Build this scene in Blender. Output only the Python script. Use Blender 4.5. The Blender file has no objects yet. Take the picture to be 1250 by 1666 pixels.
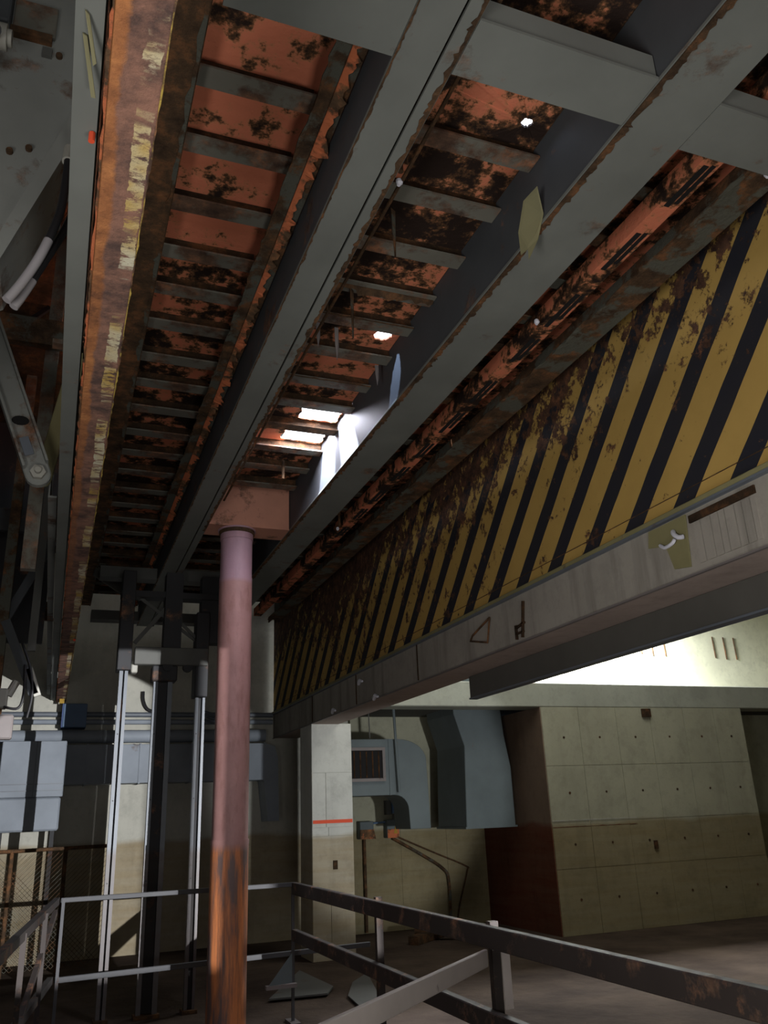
import bpy, bmesh, math, random
from mathutils import Vector, Matrix
from mathutils import noise as mnoise
random.seed(7)
SC = bpy.context.scene
COL = SC.collection

# ------------------------------------------------------------------ camera
# world: X right along the cross rails, Y along the lift platform, Z up; eye 1.6 m above the floor
cam_d = bpy.data.cameras.new('camera')
cam = bpy.data.objects.new('camera', cam_d)
COL.objects.link(cam)
Xc = Vector((0.9333893, 0.08813498, 0.34787445))
Yc = Vector((-0.35678499, 0.33213439, 0.87315017))
Zc = Vector((-0.03858599, -0.93910541, 0.34145592))
right = Vector((Xc[0], Yc[0], Zc[0])); down = Vector((Xc[1], Yc[1], Zc[1])); fwd = Vector((Xc[2], Yc[2], Zc[2]))
m = Matrix.Identity(4)
for i in range(3):
    m[i][0] = right[i]; m[i][1] = -down[i]; m[i][2] = -fwd[i]
m[0][3], m[1][3], m[2][3] = 0.0, 0.0, 1.6
cam.matrix_world = m
cam_d.sensor_fit = 'HORIZONTAL'; cam_d.sensor_width = 36.0
cam_d.lens = 1346.0 / 1250.0 * 36.0
cam_d.clip_start = 0.02
SC.camera = cam

# ------------------------------------------------------------------ view, world, lights
SC.view_settings.view_transform = 'Standard'
SC.view_settings.look = 'None'
SC.view_settings.gamma = 1.0
SC.view_settings.use_curve_mapping = False
SC.view_settings.exposure = 0.0
W = bpy.data.worlds.new('world'); SC.world = W; W.use_nodes = True
W.node_tree.nodes['Background'].inputs[0].default_value = (0.55, 0.68, 0.9, 1)
W.node_tree.nodes['Background'].inputs[1].default_value = 0.5

def light(name, kind, loc, target, power, color=(1, 1, 1), size=1.0, size_y=None, spot=60, blend=0.3, spread=180):
    d = bpy.data.lights.new(name, kind); d.energy = power; d.color = color
    if kind == 'AREA':
        d.size = size; d.spread = math.radians(spread)
        if size_y: d.shape = 'RECTANGLE'; d.size_y = size_y
    elif kind == 'SPOT':
        d.shadow_soft_size = size; d.spot_size = math.radians(spot); d.spot_blend = blend
    else:
        d.shadow_soft_size = size
    o = bpy.data.objects.new(name, d); COL.objects.link(o)
    o.location = loc
    v = Vector(target) - Vector(loc)
    o.rotation_euler = v.to_track_quat('-Z', 'Y').to_euler()
    return o
# added broad fill from behind the camera; no real opening is known there
light('rear_fill', 'AREA', (0.9, -4.6, 1.7), (0.6, 3, 6.5), 42, (1.0, 0.97, 0.92), 3.2, 2.4, spread=110)
# added soft fill low in the pit, shining up; no lamp stands there
light('pit_fill', 'AREA', (1.0, 0.55, 0.30), (1.3, 2.9, 4.3), 12, (1.0, 0.97, 0.93), 0.9, 0.9, spread=115)
# second added fill, from the left wall toward the striped plate
light('side_fill', 'AREA', (-1.15, 0.5, 1.3), (3.0, 3.0, 3.0), 31, (1.0, 0.96, 0.93), 1.0, 1.0, spread=110)
# work lamp behind the camera that throws the hard shadows on the back wall
light('work_lamp', 'SPOT', (2.9, -1.1, 1.70), (-0.2, 12.4, 0.75), 5600, (0.97, 0.98, 1.0), 0.012, spot=25.5, blend=0.04)
light('pillar_fill', 'SPOT', (4.5, 1.5, 0.9), (4.35, 10.4, 1.9), 1000, (0.95, 0.98, 1.0), 0.15, spot=24, blend=0.35)  # added spot to brighten the pillar and hall wall
# daylight falling down the shaft over the hall on the right
light('shaft_daylight', 'AREA', (8.2, 11.5, 4.9), (8.2, 11.9, 3.0), 1100, (0.95, 0.98, 1.0), 2.4, 0.8)
light('hall_daylight', 'AREA', (6.0, 7.8, 5.6), (6.7, 9.6, 2.0), 82, (0.99, 1.0, 0.93), 3.0, 3.0)
# lamps in the space over the deck, shining down through its rusted holes
light('deck_lamp', 'SPOT', (1.32, 5.46, 5.08), (1.62, 5.46, 4.4), 1100, (0.80, 0.86, 1.0), 0.04, spot=100, blend=0.4)
light('deck_glow', 'AREA', (1.60, 5.52, 4.455), (1.62, 5.52, 4.0), 120, (0.86, 0.86, 1.0), 0.40, 0.90)
light('deck_lamp_far', 'SPOT', (1.45, 3.95, 4.95), (1.69, 4.13, 4.4), 160, (0.55, 0.70, 1.0), 0.012, spot=60, blend=0.3)
light('deck_lamp_near', 'AREA', (1.715, 2.40, 4.455), (1.72, 2.40, 4.2), 1.2, (0.65, 0.78, 1.0), 0.16, 0.16)

# ------------------------------------------------------------------ materials
def lin(c):
    return tuple(((v / 12.92) if v <= 0.04045 else ((v + 0.055) / 1.055) ** 2.4) for v in c)
def hexc(r, g, b): return lin((r / 255., g / 255., b / 255.)) + (1,)

class NT:
    def __init__(s, name):
        s.m = bpy.data.materials.new(name); s.m.use_nodes = True
        s.t = s.m.node_tree; s.b = s.t.nodes['Principled BSDF']
        g = s.n('ShaderNodeNewGeometry'); s.pos = g.outputs['Position']
    def n(s, typ, **k):
        nd = s.t.nodes.new(typ)
        for a, v in k.items(): setattr(nd, a, v)
        return nd
    def link(s, a, b):
        if isinstance(a, (float, int)): b.default_value = a
        elif isinstance(a, tuple): b.default_value = a
        else: s.t.links.new(a, b)
    def noise(s, scale, detail=6, rough=0.6, vec=None, stretch=None):
        nd = s.n('ShaderNodeTexNoise'); nd.inputs['Scale'].default_value = scale
        nd.inputs['Detail'].default_value = detail; nd.inputs['Roughness'].default_value = rough
        v = vec or s.pos
        if stretch:
            mp = s.n('ShaderNodeMapping'); mp.inputs['Scale'].default_value = stretch
            s.link(v, mp.inputs['Vector']); v = mp.outputs['Vector']
        s.link(v, nd.inputs['Vector']); return nd.outputs['Fac']
    def ramp(s, f, stops, interp='LINEAR'):
        r = s.n('ShaderNodeValToRGB'); s.link(f, r.inputs[0])
        e = r.color_ramp.elements; r.color_ramp.interpolation = interp
        while len(e) < len(stops): e.new(0.5)
        for i, (p, c) in enumerate(stops):
            e[i].position = p; e[i].color = c if isinstance(c, tuple) else (c, c, c, 1)
        return r.outputs['Color']
    def mix(s, f, a, b, mode='MIX'):
        x = s.n('ShaderNodeMix', data_type='RGBA', blend_type=mode)
        s.link(f, x.inputs[0]); s.link(a, x.inputs[6]); s.link(b, x.inputs[7]); return x.outputs[2]
    def math(s, op, a, b=0.0, c=0.0, clamp=False):
        x = s.n('ShaderNodeMath', operation=op, use_clamp=clamp)
        s.link(a, x.inputs[0]); s.link(b, x.inputs[1]); s.link(c, x.inputs[2]); return x.outputs[0]
    def xyz(s):
        x = s.n('ShaderNodeSeparateXYZ'); s.link(s.pos, x.inputs[0]); return x.outputs
    def bump(s, h, strength=0.4, dist=0.01):
        b = s.n('ShaderNodeBump'); b.inputs['Strength'].default_value = strength; b.inputs['Distance'].default_value = dist
        s.link(h, b.inputs['Height']); s.link(b.outputs[0], s.b.inputs['Normal'])
    def out(s, col, rough=0.8, metal=0.0, spec=0.3):
        s.link(col, s.b.inputs['Base Color']); s.link(rough, s.b.inputs['Roughness'])
        s.b.inputs['Metallic'].default_value = metal
        s.b.inputs['Specular IOR Level'].default_value = spec
        return s.m
    def flood(s, col, tint, z0=1.37, amount=0.75):
        """brown high-water stain left on everything below about 1.37 m"""
        z = s.xyz()[2]
        w = s.noise(1.3, 3, 0.5, stretch=(1, 1, 0.2))
        zz = s.math('ADD', z, s.math('MULTIPLY_ADD', w, 0.16, -0.08))
        mr = s.n('ShaderNodeMapRange'); s.link(zz, mr.inputs[0])
        mr.inputs[1].default_value = z0 - 0.04; mr.inputs[2].default_value = z0 + 0.03
        mr.inputs[3].default_value = amount; mr.inputs[4].default_value = 0.0
        bands = s.noise(3.0, 5, 0.6, stretch=(0.35, 0.35, 4.0))
        f = s.math('MULTIPLY', mr.outputs[0], s.math('MULTIPLY_ADD', bands, 0.7, 0.62), clamp=True)
        return s.mix(f, col, s.mix(1.0, col, tint, 'MULTIPLY'))

RUST_D = hexc(66, 50, 42); RUST_M = hexc(104, 80, 64); RUST_O = hexc(158, 108, 78)
def rust_colour(n, sc=9.0):
    a = n.noise(sc, 8, 0.7)
    return n.ramp(a, [(0.34, RUST_D), (0.52, RUST_M), (0.66, RUST_O)])
def painted(name, base, rust=0.35, scale=3.0, rough=0.65, flood=False, spec=0.3, hard=0.05, fl=(0.55, 0.36, 0.24, 1), stretch=None, metal=0.0):
    n = NT(name)
    var = n.noise(1.7, 5, 0.6)
    c = n.mix(n.ramp(var, [(0.3, 0.0), (0.7, 1.0)]), tuple(v * 0.82 for v in base[:3]) + (1,), tuple(min(1, v * 1.12) for v in base[:3]) + (1,))
    rn = n.noise(scale, 10, 0.68, stretch=stretch)
    t = 0.72 - rust * 0.45
    mk = n.ramp(rn, [(max(0, t - hard), 0.0), (t + hard, 1.0)])
    c = n.mix(mk, c, rust_colour(n))
    if flood: c = n.flood(c, fl)
    n.bump(n.math('MULTIPLY', mk, n.noise(30, 6, 0.7)), 0.5, 0.01)
    return n.out(c, rough, metal, spec)

M = {}
GREY = hexc(113, 116, 111)
M['grey'] = painted('grey_paint', GREY, 0.14, 2.2)
M['grey_rusty'] = painted('grey_paint_rusty', hexc(112, 110, 100), 0.48, 4.0)
M['grey_web'] = painted('grey_web_paint', hexc(76, 79, 82), 0.16, 2.6)
M['panel_grey'] = painted('machine_grey', hexc(136, 138, 133), 0.27, 3.4)
M['steel_dark'] = painted('dark_steel', hexc(92, 92, 88), 0.12, 3.0)
M['steel_mid'] = painted('girder_steel', hexc(92, 90, 85), 0.05, 3.0)
M['black_steel'] = painted('black_steel', hexc(52, 52, 54), 0.25, 3.0, flood=True)
M['galv'] = painted('galvanised_steel', hexc(104, 110, 118), 0.05, 5.0, rough=0.45, flood=True, spec=0.5, fl=(0.62, 0.36, 0.24, 1))
M['duct'] = painted('duct_paint', hexc(98, 107, 109), 0.02, 3.0, rough=0.55)
M['duct_light'] = painted('duct_light_paint', hexc(140, 147, 156), 0.06, 2.4, rough=0.6)
M['blue'] = painted('blue_enamel', hexc(92, 116, 146), 0.05, 6, rough=0.5)
M['blue_deep'] = painted('deep_blue_enamel', hexc(52, 74, 122), 0.05, 6, rough=0.5)
M['bar'] = painted('pale_bar_paint', hexc(122, 115, 113), 0.10, 6, rough=0.6)
M['yellow_chip'] = painted('yellow_chip_paint', hexc(176, 140, 50), 0.1, 6)
M['rail_grey'] = painted('grey_rail_steel', hexc(78, 78, 80), 0.1, 6)
M['rail_dark'] = painted('dark_rail_steel', hexc(54, 47, 44), 0.3, 5)

def rust_mat(name, paint=None, amount=0.0, bright=1.0):
    n = NT(name)
    c = n.ramp(n.noise(7.0, 10, 0.72), [(0.30, tuple(v * bright for v in hexc(52, 42, 34)[:3]) + (1,)), (0.50, tuple(v * bright for v in hexc(90, 70, 52)[:3]) + (1,)), (0.68, tuple(v * bright for v in hexc(146, 100, 66)[:3]) + (1,))])
    if paint: c = n.mix(n.ramp(n.noise(4.5, 8, 0.65), [(0.62 - amount, 0.0), (0.68 - amount, 1.0)]), c, paint)
    n.bump(n.noise(26, 8, 0.75), 0.9, 0.02)
    return n.out(c, 0.9, 0.0, 0.15)
M['rust'] = rust_mat('scaly_rust')
M['rust_grey'] = rust_mat('scaly_rust_with_grey_paint', hexc(98, 98, 88), 0.13)
M['rust_dark'] = rust_mat('dark_scaly_rust', None, 0, 0.6)
M['rust_flake'] = rust_mat('orange_rust_flake', hexc(214, 124, 84), 0.16, 1.5)

def redlead(name, share, base=(208, 124, 94)):
    n = NT(name)
    f = n.noise(5.5, 9, 0.66)
    f2 = n.noise(2.1, 5, 0.6)
    f3 = n.noise(17, 6, 0.7)
    f = n.math('MULTIPLY_ADD', f3, 0.42, n.math('MULTIPLY_ADD', f2, 0.45, n.math('MULTIPLY', f, 0.7)))
    lo = 0.84 - share * 0.16
    c = n.ramp(f, [(lo - 0.08, hexc(44, 33, 28)), (lo - 0.025, hexc(98, 70, 48)), (lo + 0.015, hexc(196, 126, 92)), (lo + 0.05, hexc(*base))])
    n.bump(f, 0.8, 0.02)
    return n.out(c, 0.85, 0.0, 0.15)
M['red_a'] = redlead('red_lead_mostly_sound', 0.62)
M['red_b'] = redlead('red_lead_half_flaked', 0.33)
M['red_c'] = redlead('red_lead_mostly_gone', 0.12)

def concrete(name, base, flood=True, streak=0.25, amount=0.8, tint=(0.60, 0.47, 0.30, 1)):
    n = NT(name)
    a = n.noise(1.1, 6, 0.6); b = n.noise(9, 8, 0.7); s = n.noise(5.0, 5, 0.6, stretch=(1.0, 1.0, 0.12))
    c = n.mix(n.ramp(a, [(0.3, 0.0), (0.7, 1.0)]), tuple(v * 0.80 for v in base[:3]) + (1,), base)
    c = n.mix(n.math('MULTIPLY', n.ramp(b, [(0.52, 0.0), (0.75, 1.0)]), 0.35), c, tuple(v * 0.45 for v in base[:3]) + (1,))
    c = n.mix(n.math('MULTIPLY', n.ramp(s, [(0.52, 0.0), (0.75, 1.0)]), streak), c, tuple(v * 0.4 for v in base[:3]) + (1,))
    g = n.noise(2.4, 10, 0.75)
    c = n.mix(n.math('MULTIPLY', n.ramp(g, [(0.50, 0.0), (0.62, 1.0)]), 0.28), c, tuple(v * 0.5 for v in base[:3]) + (1,))
    if flood: c = n.flood(c, tint, amount=amount)
    n.bump(b, 0.25, 0.01)
    return n.out(c, 0.9, 0.0, 0.2)
M['conc'] = concrete('cream_concrete', hexc(176, 174, 152))
M['conc_w'] = concrete('pale_concrete', hexc(196, 194, 182))
M['conc_p'] = concrete('pillar_concrete', hexc(220, 220, 212))
M['conc_beam'] = concrete('beam_concrete', hexc(168, 162, 152), False, 0.85)
M['conc_under'] = concrete('soffit_concrete', hexc(176, 160, 150), False, 0.1)
M['conc_x'] = concrete('pale_beam_concrete', hexc(176, 178, 164), False, 0.1)
M['shaft'] = concrete('white_shaft_wall', hexc(226, 226, 200), False, 0.05)
M['ceil'] = concrete('ceiling_concrete', hexc(90, 88, 82), False, 0.2)

M['conc_brown'] = concrete('brown_concrete', hexc(134, 114, 98), True, 0.4, 0.9, (0.62, 0.26, 0.17, 1))
def mud():
    n = NT('dried_mud_floor')
    c = n.ramp(n.noise(0.8, 8, 0.62), [(0.3, hexc(52, 42, 36)), (0.5, hexc(76, 64, 55)), (0.7, hexc(96, 82, 70))])
    n.bump(n.noise(6, 8, 0.6), 0.5, 0.04)
    return n.out(c, 0.95, 0, 0.1)
M['floor'] = mud()

def hazard():
    n = NT('hazard_stripe_paint')
    x, y, z = n.xyz()
    t = n.math('ADD', y, z)
    wob = n.math('MULTIPLY_ADD', n.noise(3, 3, 0.5), 0.02, -0.01)
    t = n.math('ADD', t, wob)
    fr = n.math('FRACT', n.math('DIVIDE', n.math('ADD', t, 0.1), 0.43))
    blk = n.math('COMPARE', fr, 0.0, 0.205)
    blk2 = n.math('COMPARE', fr, 1.0, 0.205)
    blk = n.math('MAXIMUM', blk, blk2)
    yel = n.mix(n.noise(2.2, 6, 0.6), hexc(168, 138, 74), hexc(206, 170, 96))
    c = n.mix(blk, yel, n.mix(n.noise(3, 4, .6), hexc(36, 38, 50), hexc(50, 48, 48)))
    # rust spots, denser to the top and in patches
    spots = n.math('MULTIPLY_ADD', n.noise(24, 6, .7), 0.35, n.math('MULTIPLY', n.noise(8.0, 9, 0.72), 0.70)); patch = n.noise(1.15, 4, 0.6)
    top = n.n('ShaderNodeMapRange'); n.link(z, top.inputs[0]); top.inputs[1].default_value = 3.55; top.inputs[2].default_value = 4.5
    top.inputs[3].default_value = 0.0; top.inputs[4].default_value = 0.19
    far = n.n('ShaderNodeMapRange'); n.link(y, far.inputs[0]); far.inputs[1].default_value = 4.0; far.inputs[2].default_value = 8.0
    far.inputs[3].default_value = 0.0; far.inputs[4].default_value = 0.05
    v = n.math('ADD', spots, n.math('MULTIPLY_ADD', patch, 0.36, -0.18))
    v = n.math('ADD', v, n.math('ADD', top.outputs[0], far.outputs[0]))
    mk = n.ramp(v, [(0.63, 0.0), (0.67, 1.0)])
    rc = n.ramp(n.noise(14, 8, 0.7), [(0.35, hexc(56, 40, 34)), (0.55, hexc(98, 70, 54)), (0.7, hexc(146, 98, 68))])
    c = n.mix(mk, c, rc)
    n.bump(n.math('MULTIPLY', mk, n.noise(30, 6, .7)), 0.6, 0.01)
    return n.out(c, 0.75, 0, 0.25)
M['hazard'] = hazard()

def flange_rust():
    n = NT('orange_rusted_flange')
    x, y, z = n.xyz()
    near = n.n('ShaderNodeMapRange'); n.link(y, near.inputs[0]); near.inputs[1].default_value = 3.0; near.inputs[2].default_value = 7.5
    orange = n.ramp(n.noise(8, 9, 0.7), [(0.32, hexc(110, 76, 58)), (0.5, hexc(176, 116, 76)), (0.68, hexc(214, 146, 92))])
    mauve = n.mix(n.ramp(n.noise(9, 8, .7), [(.38, 0.), (.62, 1.)]), hexc(100, 80, 74), hexc(164, 122, 104))
    c = n.mix(near.outputs[0], orange, mauve)
    band = n.math('ADD', x, n.math('MULTIPLY_ADD', n.noise(2.2, 7, .7), 0.09, -0.045))
    c = n.mix(n.ramp(band, [(0.0, 0.0), (0.010, 0.0), (0.020, 1.0), (1.0, 1.0)]), c, mauve)
    yb = n.math('COMPARE', n.math('ADD', x, n.math('MULTIPLY_ADD', n.noise(4.0, 6, .7), 0.05, -0.025)), 0.074, 0.021)
    gate = n.ramp(n.noise(1.6, 6, .7, stretch=(0.3, 1.0, 1)), [(0.46, 0.0), (0.50, 1.0)])
    cr = n.noise(22, 6, .75, stretch=(0.6, 1.2, 1))
    cream = n.mix(n.ramp(n.noise(2.5, 4, .6), [(.4, 0.), (.6, 1.)]), hexc(206, 172, 92), hexc(226, 220, 192))
    f = n.math('MULTIPLY', yb, n.math('MULTIPLY', gate, n.ramp(cr, [(0.42, 0.0), (0.50, 1.0)])))
    c = n.mix(f, c, cream)
    n.bump(n.noise(30, 8, .75), 0.8, 0.012)
    return n.out(c, 0.85, 0, 0.2)
M['flange'] = flange_rust()

def column_mat():
    n = NT('column_primer_rust_and_light')
    x, y, z = n.xyz()
    c = n.mix(n.noise(6, 8, .65), hexc(152, 112, 108), hexc(190, 144, 138))
    c = n.mix(n.math('MULTIPLY', n.ramp(n.noise(14, 6, .6, stretch=(1, 1, .3)), [(0.5, 0.), (0.7, 1.)]), 0.5), c, hexc(120, 76, 62))
    top_light = n.n('ShaderNodeMapRange'); n.link(z, top_light.inputs[0]); top_light.inputs[1].default_value = 3.50; top_light.inputs[2].default_value = 3.54
    c = n.mix(n.math('MULTIPLY', top_light.outputs[0], 0.6), c, n.mix(n.noise(5, 6, .6, stretch=(1, 1, .3)), hexc(150, 124, 148), hexc(204, 170, 184)))  # lilac tint paints in the bluish light from the deck hole
    up = n.n('ShaderNodeMapRange'); n.link(z, up.inputs[0]); up.inputs[1].default_value = 1.36; up.inputs[2].default_value = 1.42
    st = n.noise(14, 7, .62, stretch=(1.0, 1.0, 0.10))
    low = n.ramp(st, [(0.42, hexc(112, 92, 88)), (0.50, hexc(176, 112, 78)), (0.60, hexc(222, 138, 86))])
    c = n.mix(up.outputs[0], low, c)
    n.bump(n.noise(30, 6, .7), 0.3, 0.006)
    return n.out(c, 0.55, 0, 0.45)
M['column'] = column_mat()

def plain(name, c, rough=0.6, metal=0.0, spec=0.4):
    n = NT(name); v = n.noise(6, 4, .6)
    return n.out(n.mix(v, tuple(k * 0.8 for k in c[:3]) + (1,), c), rough, metal, spec)
M['rubber'] = plain('black_rubber', hexc(34, 33, 35), 0.5)
M['braid'] = plain('grey_hose_sleeve', hexc(150, 146, 148), 0.5)
M['white_tip'] = plain('white_plastic', hexc(225, 225, 235), 0.5)
M['orange_tape'] = plain('orange_marking_tape', hexc(240, 86, 44), 0.6)
M['dark'] = plain('unlit_cavity', hexc(26, 24, 24), 0.9)
M['cream_paper'] = plain('faded_paper', hexc(128, 124, 92), 0.8)
M['pale'] = plain('pale_pin_paint', hexc(170, 168, 158), 0.6)
M['yellow_old'] = painted('worn_yellow_grey_paint', hexc(140, 134, 96), 0.15, 4)
M['yellow_edge'] = painted('worn_yellow_edge', hexc(196, 168, 84), 0.5, 5)
M['bar_pale'] = painted('pale_barrier_paint', hexc(196, 186, 180), 0.08, 6)
M['salmon'] = painted('salmon_primer', hexc(196, 140, 118), 0.25, 4)
M['red_dot'] = plain('red_lacquer', hexc(225, 84, 52), 0.5)

# ------------------------------------------------------------------ mesh helpers
class MB:
    def __init__(s): s.v = []; s.f = []
    def add(s, vs, fs):
        k = len(s.v); s.v += [Vector(v) for v in vs]; s.f += [[k + i for i in f] for f in fs]; return s
    def box(s, x0, x1, y0, y1, z0, z1):
        return s.add([(x0, y0, z0), (x1, y0, z0), (x1, y1, z0), (x0, y1, z0), (x0, y0, z1), (x1, y0, z1), (x1, y1, z1), (x0, y1, z1)],
                     [(0, 3, 2, 1), (4, 5, 6, 7), (0, 1, 5, 4), (1, 2, 6, 5), (2, 3, 7, 6), (3, 0, 4, 7)])
    def bar(s, p, q, w, h, up=(0, 0, 1)):
        p = Vector(p); q = Vector(q); d = (q - p).normalized(); u = Vector(up)
        r = d.cross(u)
        if r.length < 1e-4: r = d.cross(Vector((0, 1, 0)))
        r.normalize(); u = r.cross(d).normalized(); r *= w / 2; u *= h / 2
        return s.add([p - r - u, p + r - u, p + r + u, p - r + u, q - r - u, q + r - u, q + r + u, q - r + u],
                     [(0, 1, 2, 3), (7, 6, 5, 4), (0, 4, 5, 1), (1, 5, 6, 2), (2, 6, 7, 3), (3, 7, 4, 0)])
    def tube(s, pts, r, seg=10, cap=True):
        pts = [Vector(p) for p in pts]; k = len(s.v); rr = r if isinstance(r, (list, tuple)) else [r] * len(pts)
        prev = None
        for i, p in enumerate(pts):
            d = (pts[min(i + 1, len(pts) - 1)] - pts[max(i - 1, 0)]).normalized()
            if prev is None:
                a = d.cross(Vector((0, 0, 1)))
                if a.length < 1e-3: a = d.cross(Vector((0, 1, 0)))
            else: a = prev - d * prev.dot(d)
            a.normalize(); b = d.cross(a).normalized(); prev = a
            for j in range(seg):
                t = 2 * math.pi * j / seg
                s.v.append(p + (a * math.cos(t) + b * math.sin(t)) * rr[i])
        for i in range(len(pts) - 1):
            for j in range(seg):
                j2 = (j + 1) % seg
                s.f.append([k + i * seg + j, k + i * seg + j2, k + (i + 1) * seg + j2, k + (i + 1) * seg + j])
        if cap:
            s.f.append([k + j for j in range(seg)][::-1]); s.f.append([k + (len(pts) - 1) * seg + j for j in range(seg)])
        return s
    def prism(s, poly, ext):
        e = Vector(ext); n = len(poly); P = [Vector(p) for p in poly]
        return s.add(P + [p + e for p in P], [list(range(n))[::-1], list(range(n, 2 * n))] + [(i, (i + 1) % n, (i + 1) % n + n, i + n) for i in range(n)])
    def jag(s, p, q, side, depth, step=0.035, thick=(0, 0, -0.008), base=0.0):
        """a ragged rust edge from p to q whose teeth stick out along side"""
        p = Vector(p); q = Vector(q); L = (q - p).length; d = (q - p) / L; sd = Vector(side).normalized()
        t = 0.0; top = []; bot = []
        while t < L:
            w = depth * (0.25 + 0.9 * abs(mnoise.noise((p + d * t) * 9.0)) + 0.55 * random.random() ** 2)
            lift = Vector((0, 0, 0.35 * w * (random.random() - 0.3)))
            top.append(p + d * t); bot.append(p + d * (t + (random.random() - 0.5) * step * 0.6) + sd * (base + w) + lift)
            t += step * (0.5 + random.random())
        top.append(q); bot.append(q + sd * (base + depth * 0.4))
        e = Vector(thick); k = len(s.v)
        for a, b in zip(top, bot): s.v += [a, b, a + e, b + e]
        for i in range(len(top) - 1):
            o = k + 4 * i
            s.f += [[o, o + 1, o + 5, o + 4], [o + 2, o + 6, o + 7, o + 3], [o + 1, o + 3, o + 7, o + 5]]
        return s
    def build(s, name, mat, root=None, bevel=0.0, smooth=False):
        me = bpy.data.meshes.new(name)
        if root is not None: org = root_pos(root)
        else:
            xs = [v.x for v in s.v]; ys = [v.y for v in s.v]; zs = [v.z for v in s.v]
            org = Vector(((min(xs) + max(xs)) / 2, (min(ys) + max(ys)) / 2, min(zs)))
        me.from_pydata([v - org for v in s.v], [], s.f); me.update()
        bm = bmesh.new(); bm.from_mesh(me); bmesh.ops.recalc_face_normals(bm, faces=bm.faces)
        if bevel > 0:
            bmesh.ops.bevel(bm, geom=[e for e in bm.edges if e.is_manifold and e.calc_face_angle(0) > 0.6], offset=bevel, segments=1, affect='EDGES', clamp_overlap=True)
        if smooth:
            for f in bm.faces: f.smooth = True
            for e in bm.edges:
                if e.is_manifold and e.calc_face_angle(0) > 0.7: e.smooth = False
        bm.to_mesh(me); bm.free()
        me.materials.append(M[mat] if isinstance(mat, str) else mat)
        o = bpy.data.objects.new(name, me); COL.objects.link(o)
        if root is not None: o.parent = root
        else: o.location = org
        return o
def root_pos(r):
    p = Vector(r.location)
    if r.parent: p = p + root_pos(r.parent)
    return p
def thing(name, label, cat, loc, group=None):
    o = bpy.data.objects.new(name, None); COL.objects.link(o); o.location = loc; o.empty_display_size = 0.1
    return tag(o, label, cat, group)
def tag(o, label, cat, group=None):
    o['label'] = label; o['category'] = cat
    if group: o['group'] = group
    return o
def struct(o): o['kind'] = 'structure'; return o
def stuff(o): o['kind'] = 'stuff'; return o
def B(*a): return MB().box(*a)

# ------------------------------------------------------------------ the setting
struct(B(-1.6, 14, -5, 13.0, -0.2, 0.0).build('floor', 'floor'))
struct(B(-1.5, 14, -5.2, 13.0, 6.3, 6.5).build('ceiling', 'ceil'))
wb = struct(B(-1.6, 4.2, 12.4, 12.7, 0, 6.3).build('wall_back', 'conc_w'))
struct(B(-1.6, -1.4, -5, 12.4, 0, 6.3).build('wall_left', 'ceil'))
struct(B(14.0, 14.2, -5, 13.0, 0, 6.3).build('wall_right', 'conc'))
mb = MB().box(-1.6, -0.8, -5.2, -5.0, 0, 6.3).box(2.6, 14, -5.2, -5.0, 0, 6.3).box(-0.8, 2.6, -5.2, -5.0, 3.0, 6.3)
struct(mb.build('wall_rear', 'ceil'))
# back wall of the hall (cream, stained) and the concrete block that stands forward of it
def panel_wall(name, mat, x0, x1, y, depth, z0, z1, xs, zs, gap=0.006, proud=0.006):
    w = struct(B(x0, x1, y + proud, y + depth, z0, z1).build(name, mat))
    for i in range(len(xs) - 1):
        for j in range(len(zs) - 1):
            p = random.uniform(0, 0.004)
            B(xs[i] + gap / 2, xs[i + 1] - gap / 2, y - p, y + proud + 0.002, zs[j] + gap / 2, zs[j + 1] - gap / 2).build('panel', mat, w)
    return w
panel_wall('wall_hall', 'conc', 4.2, 6.4, 12.3, 0.4, 0, 3.25, [4.2, 4.95, 5.7, 6.37], [0, 0.78, 1.55, 2.35, 3.25])
panel_wall('wall_block', 'conc', 6.37, 9.97, 10.33, 2.0, 0, 2.92, [6.37, 6.98, 7.62, 8.22, 8.84, 9.42, 9.97], [0, 0.80, 1.38, 2.12, 2.92])
struct(B(9.95, 14.0, 11.9, 12.3, 0, 3.25).build('wall_alcove', 'conc'))
struct(B(3.42, 14.0, 12.4, 12.7, 3.2, 6.3).build('wall_shaft', 'shaft'))
# concrete tie beam across the hall
struct(B(3.42, 14.0, 10.33, 10.72, 2.92, 3.26).build('trim_1', 'conc_x', bevel=0.012))

struct(B(3.42, 14.0, 10.72, 12.4, 3.0, 3.2).build('trim_3', 'ceil'))
B(6.358, 6.37, 10.34, 12.30, 0.0, 2.92).build('side_face', 'conc_brown', bpy.data.objects['wall_block'])  # side face in darker brown concrete, redder towards the bottom
struct(B(2.716, 2.915, .42, .58, 0, 6.3).build('shadow_post', 'steel_dark'))  # unseen post added only to shade the right of the back wall
struct(B(2.57, 2.63, .48, .53, 0, 6.3).build('shadow_pole', 'steel_dark'))  # unseen pole added to keep the column out of the work lamp's beam
struct(B(1.9, 2.715, .44, .47, 0, 1.478).build('shadow_screen', 'conc'))  # unseen screen added to keep the work lamp off the barrier bar

blk = bpy.data.objects['wall_block']
for x in (6.7, 7.3, 7.92, 8.53, 9.13, 9.7):
    for z in (.42, 1.1, 1.76, 2.5):
        MB().tube([(x, 10.322, z), (x, 10.335, z)], 0.016, 8).build('tie_hole', 'rust_dark', blk)
for z in (1.32, 1.40): MB().jag((6.38, 10.324, z), (7.75, 10.324, z), (0, 0, 1), 0.012, 0.05, (0, 0.004, 0)).build('tide_line', 'conc_w' if z > 1.35 else 'conc_brown', blk)
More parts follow.
